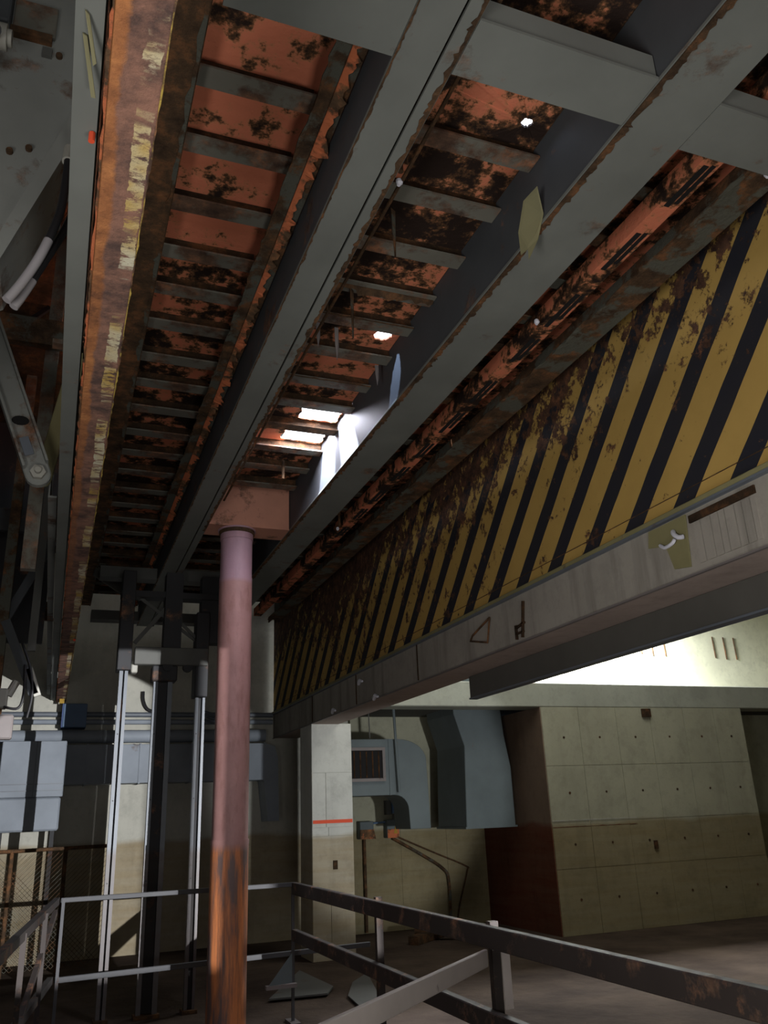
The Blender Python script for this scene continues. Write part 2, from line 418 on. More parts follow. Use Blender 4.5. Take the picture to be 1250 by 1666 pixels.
# concrete pillar
pil = thing('concrete_pillar', 'square pale concrete pillar crossed by an orange tape line, beside the grey wall duct', 'pillar', (3.3, 10.6, 0))
B(3.03, 3.56, 10.412, 10.92, 0, 2.70).build('core', 'conc_p', pil)
for (a, b, c, d) in [(3.03, 3.26, 0, .72), (3.26, 3.56, 0, .72), (3.03, 3.56, .72, 1.36), (3.03, 3.24, 1.36, 1.46), (3.24, 3.56, 1.36, 1.46), (3.03, 3.21, 1.46, 2.1), (3.21, 3.56, 1.46, 2.1), (3.03, 3.56, 2.1, 2.70)]:
    B(a + .003, b - .003, 10.398 + random.uniform(-.002, .002), 10.414, c + .003, d - .003).build('panel', 'conc_p', pil)
B(3.04, 3.55, 10.392, 10.397, 1.505, 1.545).build('marking_tape', 'orange_tape', pil)
B(3.29, 3.345, 10.385, 10.40, 0.98, 1.08).build('cover_plate', 'rust_dark', pil)

# longitudinal concrete beam
cb = thing('concrete_beam', 'long stained concrete beam running under the yellow and black striped plate', 'beam', (3.22, 6, 2.70))
B(3.022, 3.40, -1.5, 12.4, 2.70, 3.06).build('body', 'conc_beam', cb, bevel=0.01)
B(3.03, 3.39, -1.5, 12.3, 2.692, 2.701).build('soffit', 'conc_under', cb)
B(2.995, 3.03, -1.5, 12.38, 3.045, 3.075).build('ledge_angle', 'yellow_old', cb, bevel=0.004)
B(2.992, 3.022, -1.5, 12.38, 3.030, 3.044).build('edge_strip', 'galv', cb)
B(3.010, 3.03, -1.5, 12.38, 2.690, 2.700).build('drip_edge', 'bar', cb)
# recessed rough patch with vertical board marks
B(3.010, 3.03, 2.78, 3.24, 2.965, 3.005).build('rusted_lintel', 'rust_dark', cb)
yy = 2.79
while yy < 3.20:
    w = random.uniform(0.035, 0.075)
    B(3.010 + random.uniform(0, .006), 3.03, yy, yy + w - 0.006, 2.74, 2.965 + random.uniform(-.02, .0)).build('board_mark', 'conc_beam', cb); yy += w
for y in [6.9, 8.6, 10.3]:
    B(3.014, 3.03, y, y + 0.012, 2.71, 3.04).build('joint_strip', 'rust_dark', cb)

# steel girder hung below the beam
sg = thing('steel_girder', 'dark grey steel girder fixed below the concrete beam, ending in mid span', 'girder', (3.37, 2.6, 2.5))
B(3.345, 3.40, -1.5, 6.55, 2.508, 2.690).build('box_web', 'steel_mid', sg, bevel=0.003)
B(3.335, 3.41, -1.5, 6.55, 2.495, 2.508).build('bottom_flange', 'galv', sg)

# striped plate
hz = thing('striped_warning_plate', 'tall rusty steel plate painted with yellow and black diagonal hazard stripes', 'warning plate', (3.03, 5.5, 3.07))
B(3.022, 3.038, -1.5, 12.38, 3.077, 4.50).build('plate', 'hazard', hz)
B(3.018, 3.023, -1.5, 12.38, 3.150, 3.154).build('seam_bead', 'rust', hz)
B(2.93, 3.03, -1.5, 12.38, 4.50, 4.515).build('curb_flange', 'rust_grey', hz)
B(2.93, 2.945, -1.5, 12.38, 4.43, 4.50).build('curb_lip', 'rust_grey', hz)
MB().jag((3.020, -1, 4.44), (3.020, 12.3, 4.44), (-0.3, 0, -1), 0.06, 0.06, (-.004, 0, 0)).build('rust_scale', 'rust', hz)
struct(B(3.03, 3.42, -1.5, 12.4, 4.505, 4.75).build('trim_2', 'ceil'))

# ------------------------------------------------------------------ lift platform
PF = thing('lift_platform', 'huge rusted steel lift platform seen from below, ribbed deck on grey box girders', 'platform', (1.5, 6, 4.0))
YF = 11.0
RZ0, RZ1 = 4.32, 4.40
ribs = [1.30, 1.62, 2.13, 2.50, 2.86, 3.25, 3.62, 3.95, 4.31, 4.70, 5.04, 5.42, 5.82, 6.20, 6.60, 7.02, 7.40, 7.80, 8.20, 8.6, 9.0, 9.4, 9.8, 10.2, 10.6]
def girder(x0, x1, name='box_girder', mat='grey'):
    g = B(x0, x1, -1.5, YF, 4.0, 4.012).build(name, mat, PF)
    B(x0 + 0.004, x0 + 0.016, -1.5, YF, 4.012, RZ1).build('web_plate', 'grey_web', g)
    B(x1 - 0.016, x1 - 0.004, -1.5, YF, 4.012, RZ1).build('web_plate', 'grey_web', g)
    return g
gA = girder(0.865, 1.013)
gB = girder(1.795, 2.08)
MB().jag((1.80, -1.0, 3.999), (1.80, YF, 3.999), (1, 0, 0), 0.030, 0.016, (0, 0, -0.004), base=0.010).build('rust_edge', 'rust', gB)
MB().jag((0.866, -1.0, 3.999), (0.866, YF, 3.999), (1, 0, 0), 0.012, 0.018, (0, 0, -0.003)).build('rust_edge', 'rust', gA)
# narrow cover strip beside girder A, separated by an open slot
B(1.024, 1.082, -1.5, YF, 4.0, 4.012).build('cover_strip', 'grey', PF)
B(1.028, 1.040, -1.5, YF, 4.012, RZ1).build('inner_web', 'grey_rusty', PF)
MB().jag((1.078, -1, 3.999), (1.078, 7, 3.999), (-1, 0, 0), 0.024, 0.018, (0, 0, -0.004)).build('rust_edge', 'rust', PF)
# left edge channel of the platform
B(0.155, 0.285, -1.5, YF, 4.24, 4.262).build('edge_channel', 'rust', PF)
B(0.155, 0.17, -1.5, YF, 4.262, 4.50).build('edge_web', 'rust_dark', PF)
MB().jag((0.28, -1, 4.238), (0.28, YF, 4.238), (-1, 0, 0.2), 0.03, 0.05, (0, 0, -0.006)).build('rust_scale', 'rust_grey', PF)
B(-0.02, 0.10, -1.5, YF, 4.30, 4.32).build('outer_ledge', 'rust', PF)
B(0.02, 0.155, -1.5, YF, 4.40, 4.42).build('outer_plate', 'rust_dark', PF)
# ledge with scaly flakes beside girder A
B(0.745, 0.862, -1.5, YF, 4.262, 4.276).build('ledge_angle', 'rust_grey', PF)
MB().jag((0.80, -1, 4.255), (0.80, YF, 4.255), (1, 0, -0.35), 0.055, 0.020, (0, 0, -0.006)).build('rust_flakes', 'rust_flake', PF)
MB().jag((0.75, -1, 4.262), (0.75, YF, 4.262), (-1, 0, -0.2), 0.02, 0.04, (0, 0, -0.006)).build('rust_scale', 'rust_grey', PF)

def rib(x0, x1, y, mat, w=0.10):
    r = B(x0, x1, y - w / 2, y + w / 2, RZ0, RZ0 + 0.010).build('rib', mat, PF)
    B(x0, x1, y - 0.006, y + 0.006, RZ0 + 0.010, RZ1).build('rib_web', 'rust_dark', r)
    return r
def deck(x0, x1, y0, y1, mat, hole=None):
    mbd = MB()
    if hole is None: mbd.box(x0, x1, y0, y1, RZ1, RZ1 + 0.012)
    else:
        # plate with a ragged opening: ring of quads between the plate's edge and the hole
        cx, cy, rx, ry = hole; n = 40; top = RZ1 + 0.006
        outer = []; inner = []
        sharp = rx > 0.08
        for i in range(n):
            a = 2 * math.pi * i / n; ca, sa = math.cos(a), math.sin(a)
            t = min((x1 - cx) / ca if ca > 1e-6 else (x0 - cx) / ca if ca < -1e-6 else 1e9,
                    (y1 - cy) / sa if sa > 1e-6 else (y0 - cy) / sa if sa < -1e-6 else 1e9)
            outer.append(Vector((cx + ca * t, cy + sa * t, RZ1)))
            if sharp:
                u = min(rx / abs(ca) if abs(ca) > 1e-6 else 1e9, ry / abs(sa) if abs(sa) > 1e-6 else 1e9)
            else: u = 1.0 / math.sqrt((ca / rx) ** 2 + (sa / ry) ** 2)
            u *= random.uniform(0.86, 1.0)
            u = min(u, t * 0.985)
            inner.append(Vector((cx + ca * u, cy + sa * u, RZ1 - (0.01 * random.random()))))
        corners = [Vector((x, y, RZ1)) for x, y in ((x0, y0), (x1, y0), (x1, y1), (x0, y1))]
        for c in corners:   # snap nearest outer points to the corners
            j = min(range(n), key=lambda k: (outer[k] - c).length); outer[j] = c
        up = Vector((0, 0, 0.012))
        vs = outer + inner + [v + up for v in outer] + [v + up for v in inner]
        fs = []
        for i in range(n):
            j = (i + 1) % n
            fs += [(i, j, n + j, n + i), (2 * n + i, 3 * n + i, 3 * n + j, 2 * n + j), (n + i, n + j, 3 * n + j, 3 * n + i), (i, 2 * n + i, 2 * n + j, j)]
        mbd.add(vs, fs)
    return mbd.build('deck_plate', mat, PF)
HOLES = {}
for i in range(len(ribs) - 1):
    y0, y1 = ribs[i], ribs[i + 1]
    ym = (y0 + y1) / 2
    md = 'red_a' if ym < 2.7 or 3.0 < ym < 3.6 else 'red_b' if ym < 4.3 else 'red_c'
    deck(0.17, 0.866, y0 + 0.001, y1 - 0.001, md)
    hole = None
    if abs(ym - 2.315) < .03: hole = (1.685, 2.36, 0.028, 0.026)
    if abs(ym - 4.13) < .05: hole = (1.69, 4.14, 0.06, 0.06)
    if abs(ym - 5.23) < .05: hole = (1.63, 5.24, 0.16, 0.168)
    if abs(ym - 5.62) < .05: hole = (1.61, 5.62, 0.175, 0.172)
    deck(1.083, 1.796, y0 + 0.001, y1 - 0.001, 'red_c' if ym < 4 or ym > 6.3 else 'red_b', hole)
    deck(2.081, 2.78, y0 + 0.001, y1 - 0.001, 'red_b' if ym < 5 else 'red_c')
for (a, b) in ((0.17, 0.866), (1.083, 1.796), (2.081, 2.78)):
    B(a, b, -1.5, ribs[0] - 0.001, RZ1, RZ1 + 0.012).build('deck_plate', 'red_c', PF)
    B(a, b, ribs[-1] + 0.001, YF, RZ1, RZ1 + 0.012).build('deck_plate', 'red_c', PF)
for y in ribs[3:]:
    rib(0.286, 0.760, y, 'grey_rusty' if y < 9 else 'rust_grey')
    rib(1.083, 1.796, y, 'grey_rusty' if y not in (5.42,) else 'rust')
    rib(2.081, 2.62, y, 'rust_grey', 0.08)
for y in (3.95, 4.7): MB().jag((1.12, y - .05, RZ0), (1.79, y - .05, RZ0), (0, -1, -.6), 0.035, 0.03, (0, 0, -.006)).build('rust_scale', 'rust', PF)
MB().jag((1.12, 3.60, RZ0), (1.79, 3.60, RZ0), (0, 1, -.6), 0.05, 0.03, (0, 0, -.006)).build('rust_scale', 'rust', PF)
# cross girders
def cross(x0, x1, y0, y1, mat='grey', h=0.11, top=True):
    c = B(x0, x1, y0, y1, 4.0, 4.012).build('cross_girder', mat, PF)
    B(x0, x1, y0 + 0.01, y0 + 0.022, 4.012, 4.0 + h).build('web_plate', mat, c)
    B(x0, x1, y1 - 0.022, y1 - 0.01, 4.012, 4.0 + h).build('web_plate', mat, c)
    if top: B(x0, x1, y0 + 0.01, y1 - 0.01, 4.0 + h, 4.012 + h).build('top_flange', mat, c)
    return c
for (a, b) in ((0.29, 0.863), (1.084, 1.793)):
    cross(a, b, 1.70, 1.92)
    cross(a, b, 8.7, 8.88, 'steel_dark'); cross(a, b, 10.7, 10.9, 'steel_dark')
cross(1.084, 1.793, 6.80, 7.10, 'salmon', 0.42, False)
cross(2.083, 2.60, 1.72, 1.95)
for (a, b) in ((0.867, 1.082), (1.797, 2.080)): B(a, b, -1.5, YF, RZ1 + .001, RZ1 + 0.012).build('deck_plate', 'rust_dark', PF)
B(1.013, 1.024, -1.5, YF, 4.30, 4.31).build('slot_backing', 'dark', PF)
# slotted angle and edge channel right of girder B
sl = B(2.40, 2.412, -1.5, YF, 4.20, 4.30).build('slotted_angle', 'red_b', PF)
B(2.412, 2.50, -1.5, YF, 4.20, 4.212).build('angle_leg', 'red_b', sl)
y = 2.15
k = 0
while y < 7.5:
    B(2.425, 2.452, y, y + 0.27 + 0.03 * (k % 3), 4.196, 4.2005).build('slot', 'dark', sl)
    B(2.462, 2.482, y - 0.01, y + 0.24, 4.196, 4.2005).build('slot', 'dark', sl)
    y += 0.47 + 0.06 * (k % 2); k += 1
B(2.20, 2.23, -1.5, YF, 4.285, 4.30).build('runner_bar', 'rust', PF)
B(2.60, 2.78, -1.5, YF, 4.16, 4.172).build('edge_flange', 'rust_grey', PF)
B(2.766, 2.78, -1.5, YF, 4.172, 4.48).build('edge_web', 'rust_grey', PF)
MB().jag((2.61, -1, 4.158), (2.61, YF, 4.158), (-1, 0, 0), 0.03, 0.05, (0, 0, -.005)).build('rust_flakes', 'rust_grey', PF)
B(2.86, 2.90, -1.5, YF, 4.36, 4.48).build('bump_rail', 'rust_grey', PF)
for y in (0.8, 3.4, 6.0, 8.6): B(2.77, 2.87, y, y + 0.06, 4.40, 4.47).build('bracket', 'rust', PF)
ls = thing('glow_panel', 'added white glowing panel above the deck that makes its rusted holes look bright', 'light', (2.17, 5.2, 5.2))
emm = NT('added_glow'); emm.b.inputs['Emission Color'].default_value = (0.86, 0.93, 1, 1); emm.b.inputs['Emission Strength'].default_value = 7.0; M['lit'] = emm.m  # glow added so the deck holes show white, not a known fixture
B(1.88, 2.50, 2.6, 7.8, 5.20, 5.21).build('glow_sheet', 'lit', ls)
B(1.84, 2.54, 2.56, 7.84, 5.211, 5.27).build('glow_back', 'grey', ls)
for y in (3.0, 5.2, 7.4): B(2.17, 2.19, y, y + .02, 5.27, 6.3).build('hanger', 'grey', ls)
# thin conduit under the middle bay with its hangers
MB().tube([(1.165, -1, 4.15), (1.18, 2.5, 4.14), (1.175, 4.5, 4.16), (1.17, 6.6, 4.15)], 0.009, 8).build('conduit', 'rust', PF, smooth=True)
for y in (1.3, 2.5, 3.62, 5.04, 6.2): MB().tube([(1.165, y, 4.14), (1.165, y, 4.31)], 0.005, 6).build('hanger_rod', 'rust', PF)
for (x, y, z0, w) in ((1.29, 2.95, 4.06, .03), (1.31, 3.62, 4.02, .028)):
    MB().prism([(x - w / 2, y, 4.31), (x + w / 2, y + .02, 4.31), (x + w * .4, y + .03, z0), (x - w * .1, y + .01, z0 - .02)], (0, 0.006, 0)).build('hanger_strap', 'rust_grey', PF)
for (x, y) in ((1.16, 2.56), (1.53, 6.0), (2.33, 7.0)):
    MB().tube([(x, y, 4.15), (x, y, 4.31)], 0.012, 8).build('bolt', 'rust', PF)
# loose hanging strips of paint near the hole
for (x, y, l) in ((1.22, 3.98, .16), (1.34, 4.0, .22), (1.72, 4.34, .15)):
    MB().prism([(x - .012, y, 4.30), (x + .012, y, 4.30), (x + .016, y + .01, 4.30 - l * .6), (x, y, 4.30 - l), (x - .01, y, 4.30 - l * .5)], (0, .004, 0)).build('paint_curl', 'bar', PF)

# white capped bolts and ties on fixed steel
for (x, y, z, lab) in ((1.158, 2.585, 4.10, 'white bolt cap at the slot beside the middle bay, near the top'), (2.33, 3.41, 4.15, 'white cable tie end hanging beside the slotted angle'), (2.32, 7.03, 4.12, 'white cable tie end by the far end of the slotted angle'), (1.045, 8.7, 3.985, 'pale bolt head on the dark far end of the left box girder'), (2.69, 2.07, 4.14, 'white bolt cap on the platform edge above the stripes')):
    o = MB().tube([(x, y, z), (x + .004, y, z + .014), (x, y, z + .03)], [.008, .016, .012], 8).build('bolt_cap', 'white_tip')
    tag(o, lab, 'bolt cap')

# faded paper tag hanging off girder B
o = MB().prism([(1.725, 2.40, 4.10), (1.79, 2.47, 4.03), (1.795, 2.54, 3.95), (1.775, 2.60, 3.88), (1.75, 2.56, 3.90), (1.71, 2.56, 3.86), (1.67, 2.50, 3.92), (1.66, 2.42, 4.02)], (0.004, 0.004, 0.0)).build('torn_paper', 'cream_paper')
tag(o, 'torn yellowish paper scrap hanging at the inner edge of the right box girder', 'paper')

# ------------------------------------------------------------------ column
cx, cy = 1.35, 6.93
cl = thing('lift_column', 'tall round steel column, pinkish above and streaked orange with rust below, under the platform', 'column', (cx, cy, 0))
def ring(z0, z1, r, name, mat='column'):
    seg = 40; o = MB(); o.tube([(cx, cy, z0), (cx, cy, z1)], r, seg); return o.build(name, mat, cl, smooth=True)
ring(0, 1.43, .147, 'lower_tube'); ring(1.43, 3.56, .141, 'middle_tube'); ring(3.56, 3.90, .137, 'upper_tube')
ring(3.90, 3.955, .143, 'collar'); ring(3.955, 3.99, .155, 'weld_ring', 'rust'); ring(3.985, 3.999, .165, 'cap_plate', 'column')
ring(1.415, 1.45, .1485, 'coupling', 'column'); ring(0, .04, .24, 'base_flange', 'rust')

# ------------------------------------------------------------------ left overhead guide beam
gb = thing('guide_beam', 'long narrow overhead beam with an orange rusted and yellow flaked bottom flange', 'beam', (0.04, 6, 3.2))
B(-0.02, 0.10, -1.5, 12.4, 3.20, 3.214).build('bottom_flange', 'flange', gb)
MB().jag((0.099, -1, 3.199), (0.099, 12.3, 3.199), (1, 0, 0), 0.006, 0.03, (0, 0, -.004)).build('flaked_edge', 'yellow_edge', gb)
MB().jag((-0.018, -1, 3.20), (-0.018, 12.3, 3.20), (-1, 0, 0.3), 0.010, 0.03, (0, 0, -.004)).build('rust_edge', 'rust_flake', gb)
B(0.030, 0.042, -1.5, 12.4, 3.214, 3.44).build('web', 'grey_rusty', gb)
B(-0.03, 0.10, -1.5, 12.4, 3.44, 3.452).build('top_flange', 'grey_rusty', gb)
B(-0.095, -0.035, -1.5, 12.4, 3.225, 3.235).build('channel_flange', 'grey', gb)
B(-0.045, -0.035, -1.5, 12.4, 3.235, 3.46).build('channel_web', 'grey', gb)
B(-0.15, -0.105, 4.6, 12.4, 3.30, 3.31).build('cable_tray', 'panel_grey', gb)
B(-0.15, -0.142, 4.6, 12.4, 3.31, 3.46).build('cable_tray', 'panel_grey', gb)
for y in (0.6, 3.2, 5.8, 8.4, 11.0): B(-0.15, 0.10, y, y + .05, 3.455, 3.475).build('tie_strap', 'grey_rusty', gb)
for (y, n_) in ((1.75, 'small red dot'),):
    o = MB().tube([(-.045, y, 3.196), (-.045, y, 3.222)], .008, 10).build('indicator_cap', 'red_dot')
    tag(o, 'small red cap under the grey channel beside the guide beam', 'cap')
o = MB().tube([(0.085, 8.0, 3.185), (0.095, 8.0, 3.20)], .012, 8).build('indicator_cap', 'red_dot'); tag(o, 'small orange cap at the far end of the guide beam flange', 'cap')
o = MB().prism([(-.075, 1.40, 3.222), (-.066, 1.41, 3.222), (-.045, 1.50, 3.19), (-.052, 1.51, 3.19)], (0, 0, -.004)).prism([(-.078, 1.46, 3.222), (-.068, 1.465, 3.222), (-.042, 1.60, 3.19), (-.052, 1.60, 3.19)], (0, 0, -.004)).build('tape_strip', 'cream_paper')
tag(o, 'frayed cream tape strips hanging beside the guide beam, near the red cap', 'tape')

# ------------------------------------------------------------------ machinery over the left
mf = thing('machine_frame', 'grey riveted machine frame with rust patches, hanging at the upper left', 'frame', (-0.5, 2.6, 3.4))
MB().prism([(-0.9, 2.6, 3.0), (-0.32, 2.6, 3.42), (-0.15, 2.6, 3.99), (-0.12, 2.6, 4.12), (-0.165, 2.6, 4.9), (-0.9, 2.6, 4.9)], (0, .014, 0)).build('side_plate', 'panel_grey', mf, bevel=.003)
MB().prism([(-0.9, 2.56, 2.93), (-0.31, 2.56, 3.36), (-0.10, 2.56, 4.0), (-0.12, 2.56, 4.12), (-0.155, 2.56, 4.0), (-0.33, 2.56, 3.44), (-0.9, 2.56, 3.05)], (0, .30, 0)).build('diagonal_flange', 'panel_grey', mf)
B(-0.9, -0.385, 2.52, 2.60, 4.36, 4.9).build('cover_box', 'grey_web', mf, bevel=.006)
B(-0.385, -0.24, 2.57, 2.60, 4.37, 4.40).build('rusted_lug', 'rust', mf)
B(-0.38, -0.23, 2.58, 2.60, 4.40, 4.55).build('bracket_plate', 'grey_rusty', mf, bevel=.004)
B(-0.27, -0.235, 2.585, 2.60, 4.31, 4.35).build('lug', 'steel_dark', mf)
for (x, z) in ((-.27, 3.87), (-.33, 3.84), (-.21, 4.33), (-.36, 4.42)):
    MB().tube([(x, 2.585, z), (x, 2.60, z)], .012, 8).build('rivet', 'rust', mf)
MB().tube([(-.50, 2.45, 4.20), (-.37, 2.45, 4.20)], .045, 18).tube([(-.37, 2.45, 4.20), (-.355, 2.45, 4.20)], .03, 18).build('cylinder_end', 'pale', mf, smooth=True)
MB().tube([(-.415, 2.40, 4.16), (-.405, 2.36, 4.13)], .028, 14).build('port', 'rubber', mf)
# upper left dark deck above machinery and frame members
bf = thing('side_frame', 'rusty steel framework with dark openings behind the hoses at the left edge', 'frame', (-0.6, 5, 3.6))
B(-1.3, -0.20, 5.5, 5.56, 4.86, 5.08).build('cross_member', 'rust', bf)
B(-1.3, -0.20, 3.7, 3.76, 4.42, 4.56).build('cross_member', 'steel_dark', bf)
B(-1.3, -0.16, 4.9, 4.96, 4.42, 4.60).build('cross_member', 'rust_grey', bf)
B(-1.3, -0.16, 7.4, 7.46, 4.0, 4.2).build('cross_member', 'grey_web', bf)
B(-1.3, -0.16, 9.5, 9.56, 3.7, 3.9).build('cross_member', 'rust_grey', bf)
B(-0.27, -0.19, 5.0, 5.06, 3.0, 6.3).build('upright', 'grey_rusty', bf)
B(-0.50, -0.42, 7.0, 7.08, 2.3, 6.3).build('upright', 'rust_grey', bf)
B(-0.26, -0.20, 7.0, 7.06, 2.9, 4.4).build('upright', 'steel_dark', bf)
B(-1.35, -0.18, 8.0, 8.04, 3.15, 5.28).build('dark_backing', 'black_steel', bf)  # black sheet added to darken what shows behind the frame
B(-1.35, -0.16, -1.5, 12.3, 5.3, 5.32).build('top_plate', 'rust_dark', bf)
MB().bar((-0.62, 5.48, 4.70), (-.30, 5.48, 5.05), .03, .03).build('strut', 'rubber', bf)
MB().bar((-0.55, 7.3, 3.0), (-.16, 7.3, 3.9), .03, .07).build('diagonal_brace', 'grey_web', bf)
MB().bar((-0.44, 7.0, 3.13), (-.18, 7.0, 2.56), .03, .07).build('diagonal_brace', 'grey_web', bf)
# link arms
la = thing('swing_lever', 'pale grey lever arm with an oval slot and a bolted rounded end', 'lever arm', (-0.35, 4.2, 3.5))
def arm_poly(p, q, w, y, n=8):
    p = Vector(p); q = Vector(q); d = (q - p).normalized(); nrm = Vector((-d.z, 0, d.x)); out = [p + nrm * w, ]
    a0 = math.atan2(nrm.z, nrm.x)
    for i in range(n + 1):
        a = a0 - math.pi * i / n; out.append(q + Vector((math.cos(a), 0, math.sin(a))) * w)
    out.append(p - nrm * w); return out
A0, A1 = (-0.60, 4.2, 4.30), (-0.195, 4.2, 3.275)
MB().prism(arm_poly(A0, A1, .062, 4.2), (0, .05, 0)).build('arm_plate', 'panel_grey', la, bevel=.006)
d = (Vector(A1) - Vector(A0)).normalized(); nn = Vector((-d.z, 0, d.x))
for sgn in (-1, 1): MB().bar(Vector(A0) + nn * .056 * sgn + Vector((0, -.02, 0)), Vector(A1) + nn * .056 * sgn + Vector((0, -.02, 0)) - d * .04, .012, .05, up=(0, 1, 0)).build('arm_rib', 'panel_grey', la)
c0 = Vector(A1) - d * .30
MB().prism([c0 + Vector((math.cos(t) * .042, -.004, math.sin(t) * .026)) for t in [2 * math.pi * i / 14 for i in range(14)]], (0, .006, 0)).build('oval_slot', 'dark', la)
c1 = Vector(A1) - d * .15
MB().bar(c1 + d * .05 + Vector((-.012, -.006, 0)), c1 - d * .05 + Vector((-.012, -.006, 0)), .045, .006, up=(0, 1, 0)).build('data_plate', 'galv', la)
MB().tube([Vector(A1) + Vector((0, -.03, 0)), Vector(A1) + Vector((0, .01, 0))], .038, 6).build('nut', 'pale', la)
MB().tube([Vector(A1) + Vector((0, -.055, 0)), Vector(A1) + Vector((0, -.02, 0))], .016, 10).build('pin', 'pale', la)
lb = tag(MB().prism(arm_poly((-0.05, 4.32, 4.12), (-0.175, 4.32, 3.30), .042, 4.32), (0, .03, 0)).build('tie_rod', 'yellow_old', None, bevel=.004), 'yellowish grey tie rod rising from the lever arm bolt to the guide beam', 'strut')
# hoses
def smooth_path(pts, n=6):
    P = [Vector(p) for p in pts]; P = [P[0]] + P + [P[-1]]; out = []
    for i in range(1, len(P) - 2):
        for k in range(n):
            t = k / n; a, b, c, e = P[i - 1], P[i], P[i + 1], P[i + 2]
            out.append(0.5 * ((2 * b) + (c - a) * t + (2 * a - 5 * b + 4 * c - e) * t * t + (3 * b - a - 3 * c + e) * t ** 3))
    out.append(P[-2]); return out
h1 = [(x * .75, 2.4, 1.6 + (z - 1.6) * .75) for x, z in ((-.15, 4.71), (-.13, 4.58), (-.10, 4.37), (-.11, 4.20), (-.15, 4.02), (-.22, 3.82), (-.28, 3.66), (-.31, 3.59))]
t = thing('hydraulic_hose', 'thick black hydraulic hose with a pale sleeve, the right one of the pair', 'hose', (-.15, 2.5, 3.2))
sp = smooth_path(h1); MB().tube(sp[:34], .0125, 10).build('rubber_hose', 'rubber', t, smooth=True); MB().tube(sp[33:], .014, 10).build('pale_sleeve', 'braid', t, smooth=True)
h2 = [(x * .73, 2.34, 1.6 + (z - 1.6) * .73) for x, z in ((-.17, 4.39), (-.17, 4.26), (-.18, 4.09), (-.23, 3.88), (-.29, 3.72), (-.34, 3.62))]
t = thing('hydraulic_hose', 'dark grey hydraulic hose with a pale sleeve, the left one of the pair', 'hose', (-.17, 2.46, 3.2))
sp = smooth_path(h2); MB().tube(sp[:17], .013, 10).build('rubber_hose', 'rubber', t, smooth=True); MB().tube(sp[16:], .0145, 10).build('pale_sleeve', 'braid', t, smooth=True)
MB().tube([(-.124, 2.36, 3.70), (-.124, 2.34, 3.63)], .019, 12).build('fitting', 'pale', t)

# low machinery at the left edge in front of the back wall
vm = thing('valve_manifold', 'pale valve block with looping black hoses at the left edge above the wall duct', 'valve', (-.42, 7.0, 2.3))
B(-.60, -.36, 6.95, 7.05, 2.45, 2.60).build('block', 'pale', vm, bevel=.012)
B(-.52, -.30, 6.9, 7.0, 2.22, 2.40).build('block', 'bar', vm, bevel=.012)
MB().tube([(-.36, 7, 2.55), (-.31, 7, 2.66)], .03, 12).build('cap', 'pale', vm)
MB().tube([(-.42, 7, 2.38), (-.42, 7, 2.48)], .03, 12).build('stem', 'rust', vm)
MB().tube(smooth_path([(-.38, 6.95, 2.46), (-.28, 6.95, 2.45), (-.25, 6.95, 2.55), (-.26, 6.95, 2.78)]), .010, 8).build('hose', 'rubber', vm, smooth=True)
MB().tube(smooth_path([(-.21, 6.95, 2.38), (-.19, 6.95, 2.55), (-.22, 6.95, 2.75), (-.30, 6.95, 2.95)]), .010, 8).build('hose', 'rubber', vm, smooth=True)
MB().bar((-.23, 7.0, 2.76), (-.15, 7.0, 2.55), .03, .05).build('lever', 'pale', vm)
B(-.60, -.42, 6.98, 7.06, 2.15, 2.45).build('mount_plate', 'steel_dark', vm)

# ------------------------------------------------------------------ guide posts and carriage
def guide(x0, x1, x2, x3, zt, lab, backs):
    g = thing('guide_post', lab, 'guide post', ((x0 + x3) / 2, 8.5, 0), 'vertical guide posts of the lift')
    B(x0, x1, 8.47, 8.53, 0, zt).build('channel', 'galv', g); B(x2, x3, 8.47, 8.53, 0, zt).build('channel', 'galv', g)
    B(x1, x2, 8.52, 8.54, 0, zt).build('back_plate', backs, g)
    B(x0 - .02, x3 + .02, 8.43, 8.57, 0, .03).build('foot_plate', 'rust', g)
    for z in (0.4, 1.1, 1.8, 2.4): MB().tube([(x1 - .012, 8.462, z), (x1 - .012, 8.47, z)], .006, 6).build('screw', 'rubber', g)
guide(.535, .568, .585, .615, 2.999, 'leftmost galvanised guide post with a narrow dark centre slot', 'black_steel')
guide(.865, .905, 1.0, 1.045, 2.899, 'middle pair of galvanised guide rails around a dark wide slot', 'black_steel')
guide(1.275, 1.305, 1.345, 1.37, 2.749, 'right hand galvanised guide post, just left of the big column', 'black_steel')
ca = thing('lift_carriage', 'dark steel carriage with a grey crosspiece and crossed braces over the guide posts', 'carriage', (.95, 8.5, 3.0))
B(.505, .635, 8.40, 8.62, 3.0, 3.998).build('guide_shoe', 'black_steel', ca, bevel=.006)
B(.66, 1.37, 8.36, 8.44, 3.05, 3.22).build('crosspiece', 'steel_dark', ca, bevel=.006)
B(.84, 1.08, 8.40, 8.60, 2.90, 3.05).build('guide_shoe', 'black_steel', ca, bevel=.01)
B(.93, 1.10, 8.40, 8.58, 3.22, 3.998).build('centre_post', 'black_steel', ca)
B(1.25, 1.38, 8.40, 8.60, 2.75, 3.6).build('guide_shoe', 'black_steel', ca, bevel=.006)
B(1.30, 1.62, 8.46, 8.62, 3.30, 3.998).build('end_plate', 'black_steel', ca)
B(.50, 1.62, 8.42, 8.60, 3.74, 3.80).build('top_tie', 'black_steel', ca)
MB().bar((.66, 8.5, 3.28), (1.02, 8.5, 3.74), .02, .04).build('brace', 'steel_dark', ca)
MB().bar((1.38, 8.5, 3.24), (1.0, 8.5, 3.60), .02, .03).build('brace', 'steel_dark', ca)
MB().bar((.70, 8.52, 3.74), (1.3, 8.52, 3.3), .02, .03).build('brace', 'steel_dark', ca)
B(.64, .70, 8.44, 8.56, 2.98, 3.10).build('roller_bracket', 'pale', ca, bevel=.01)
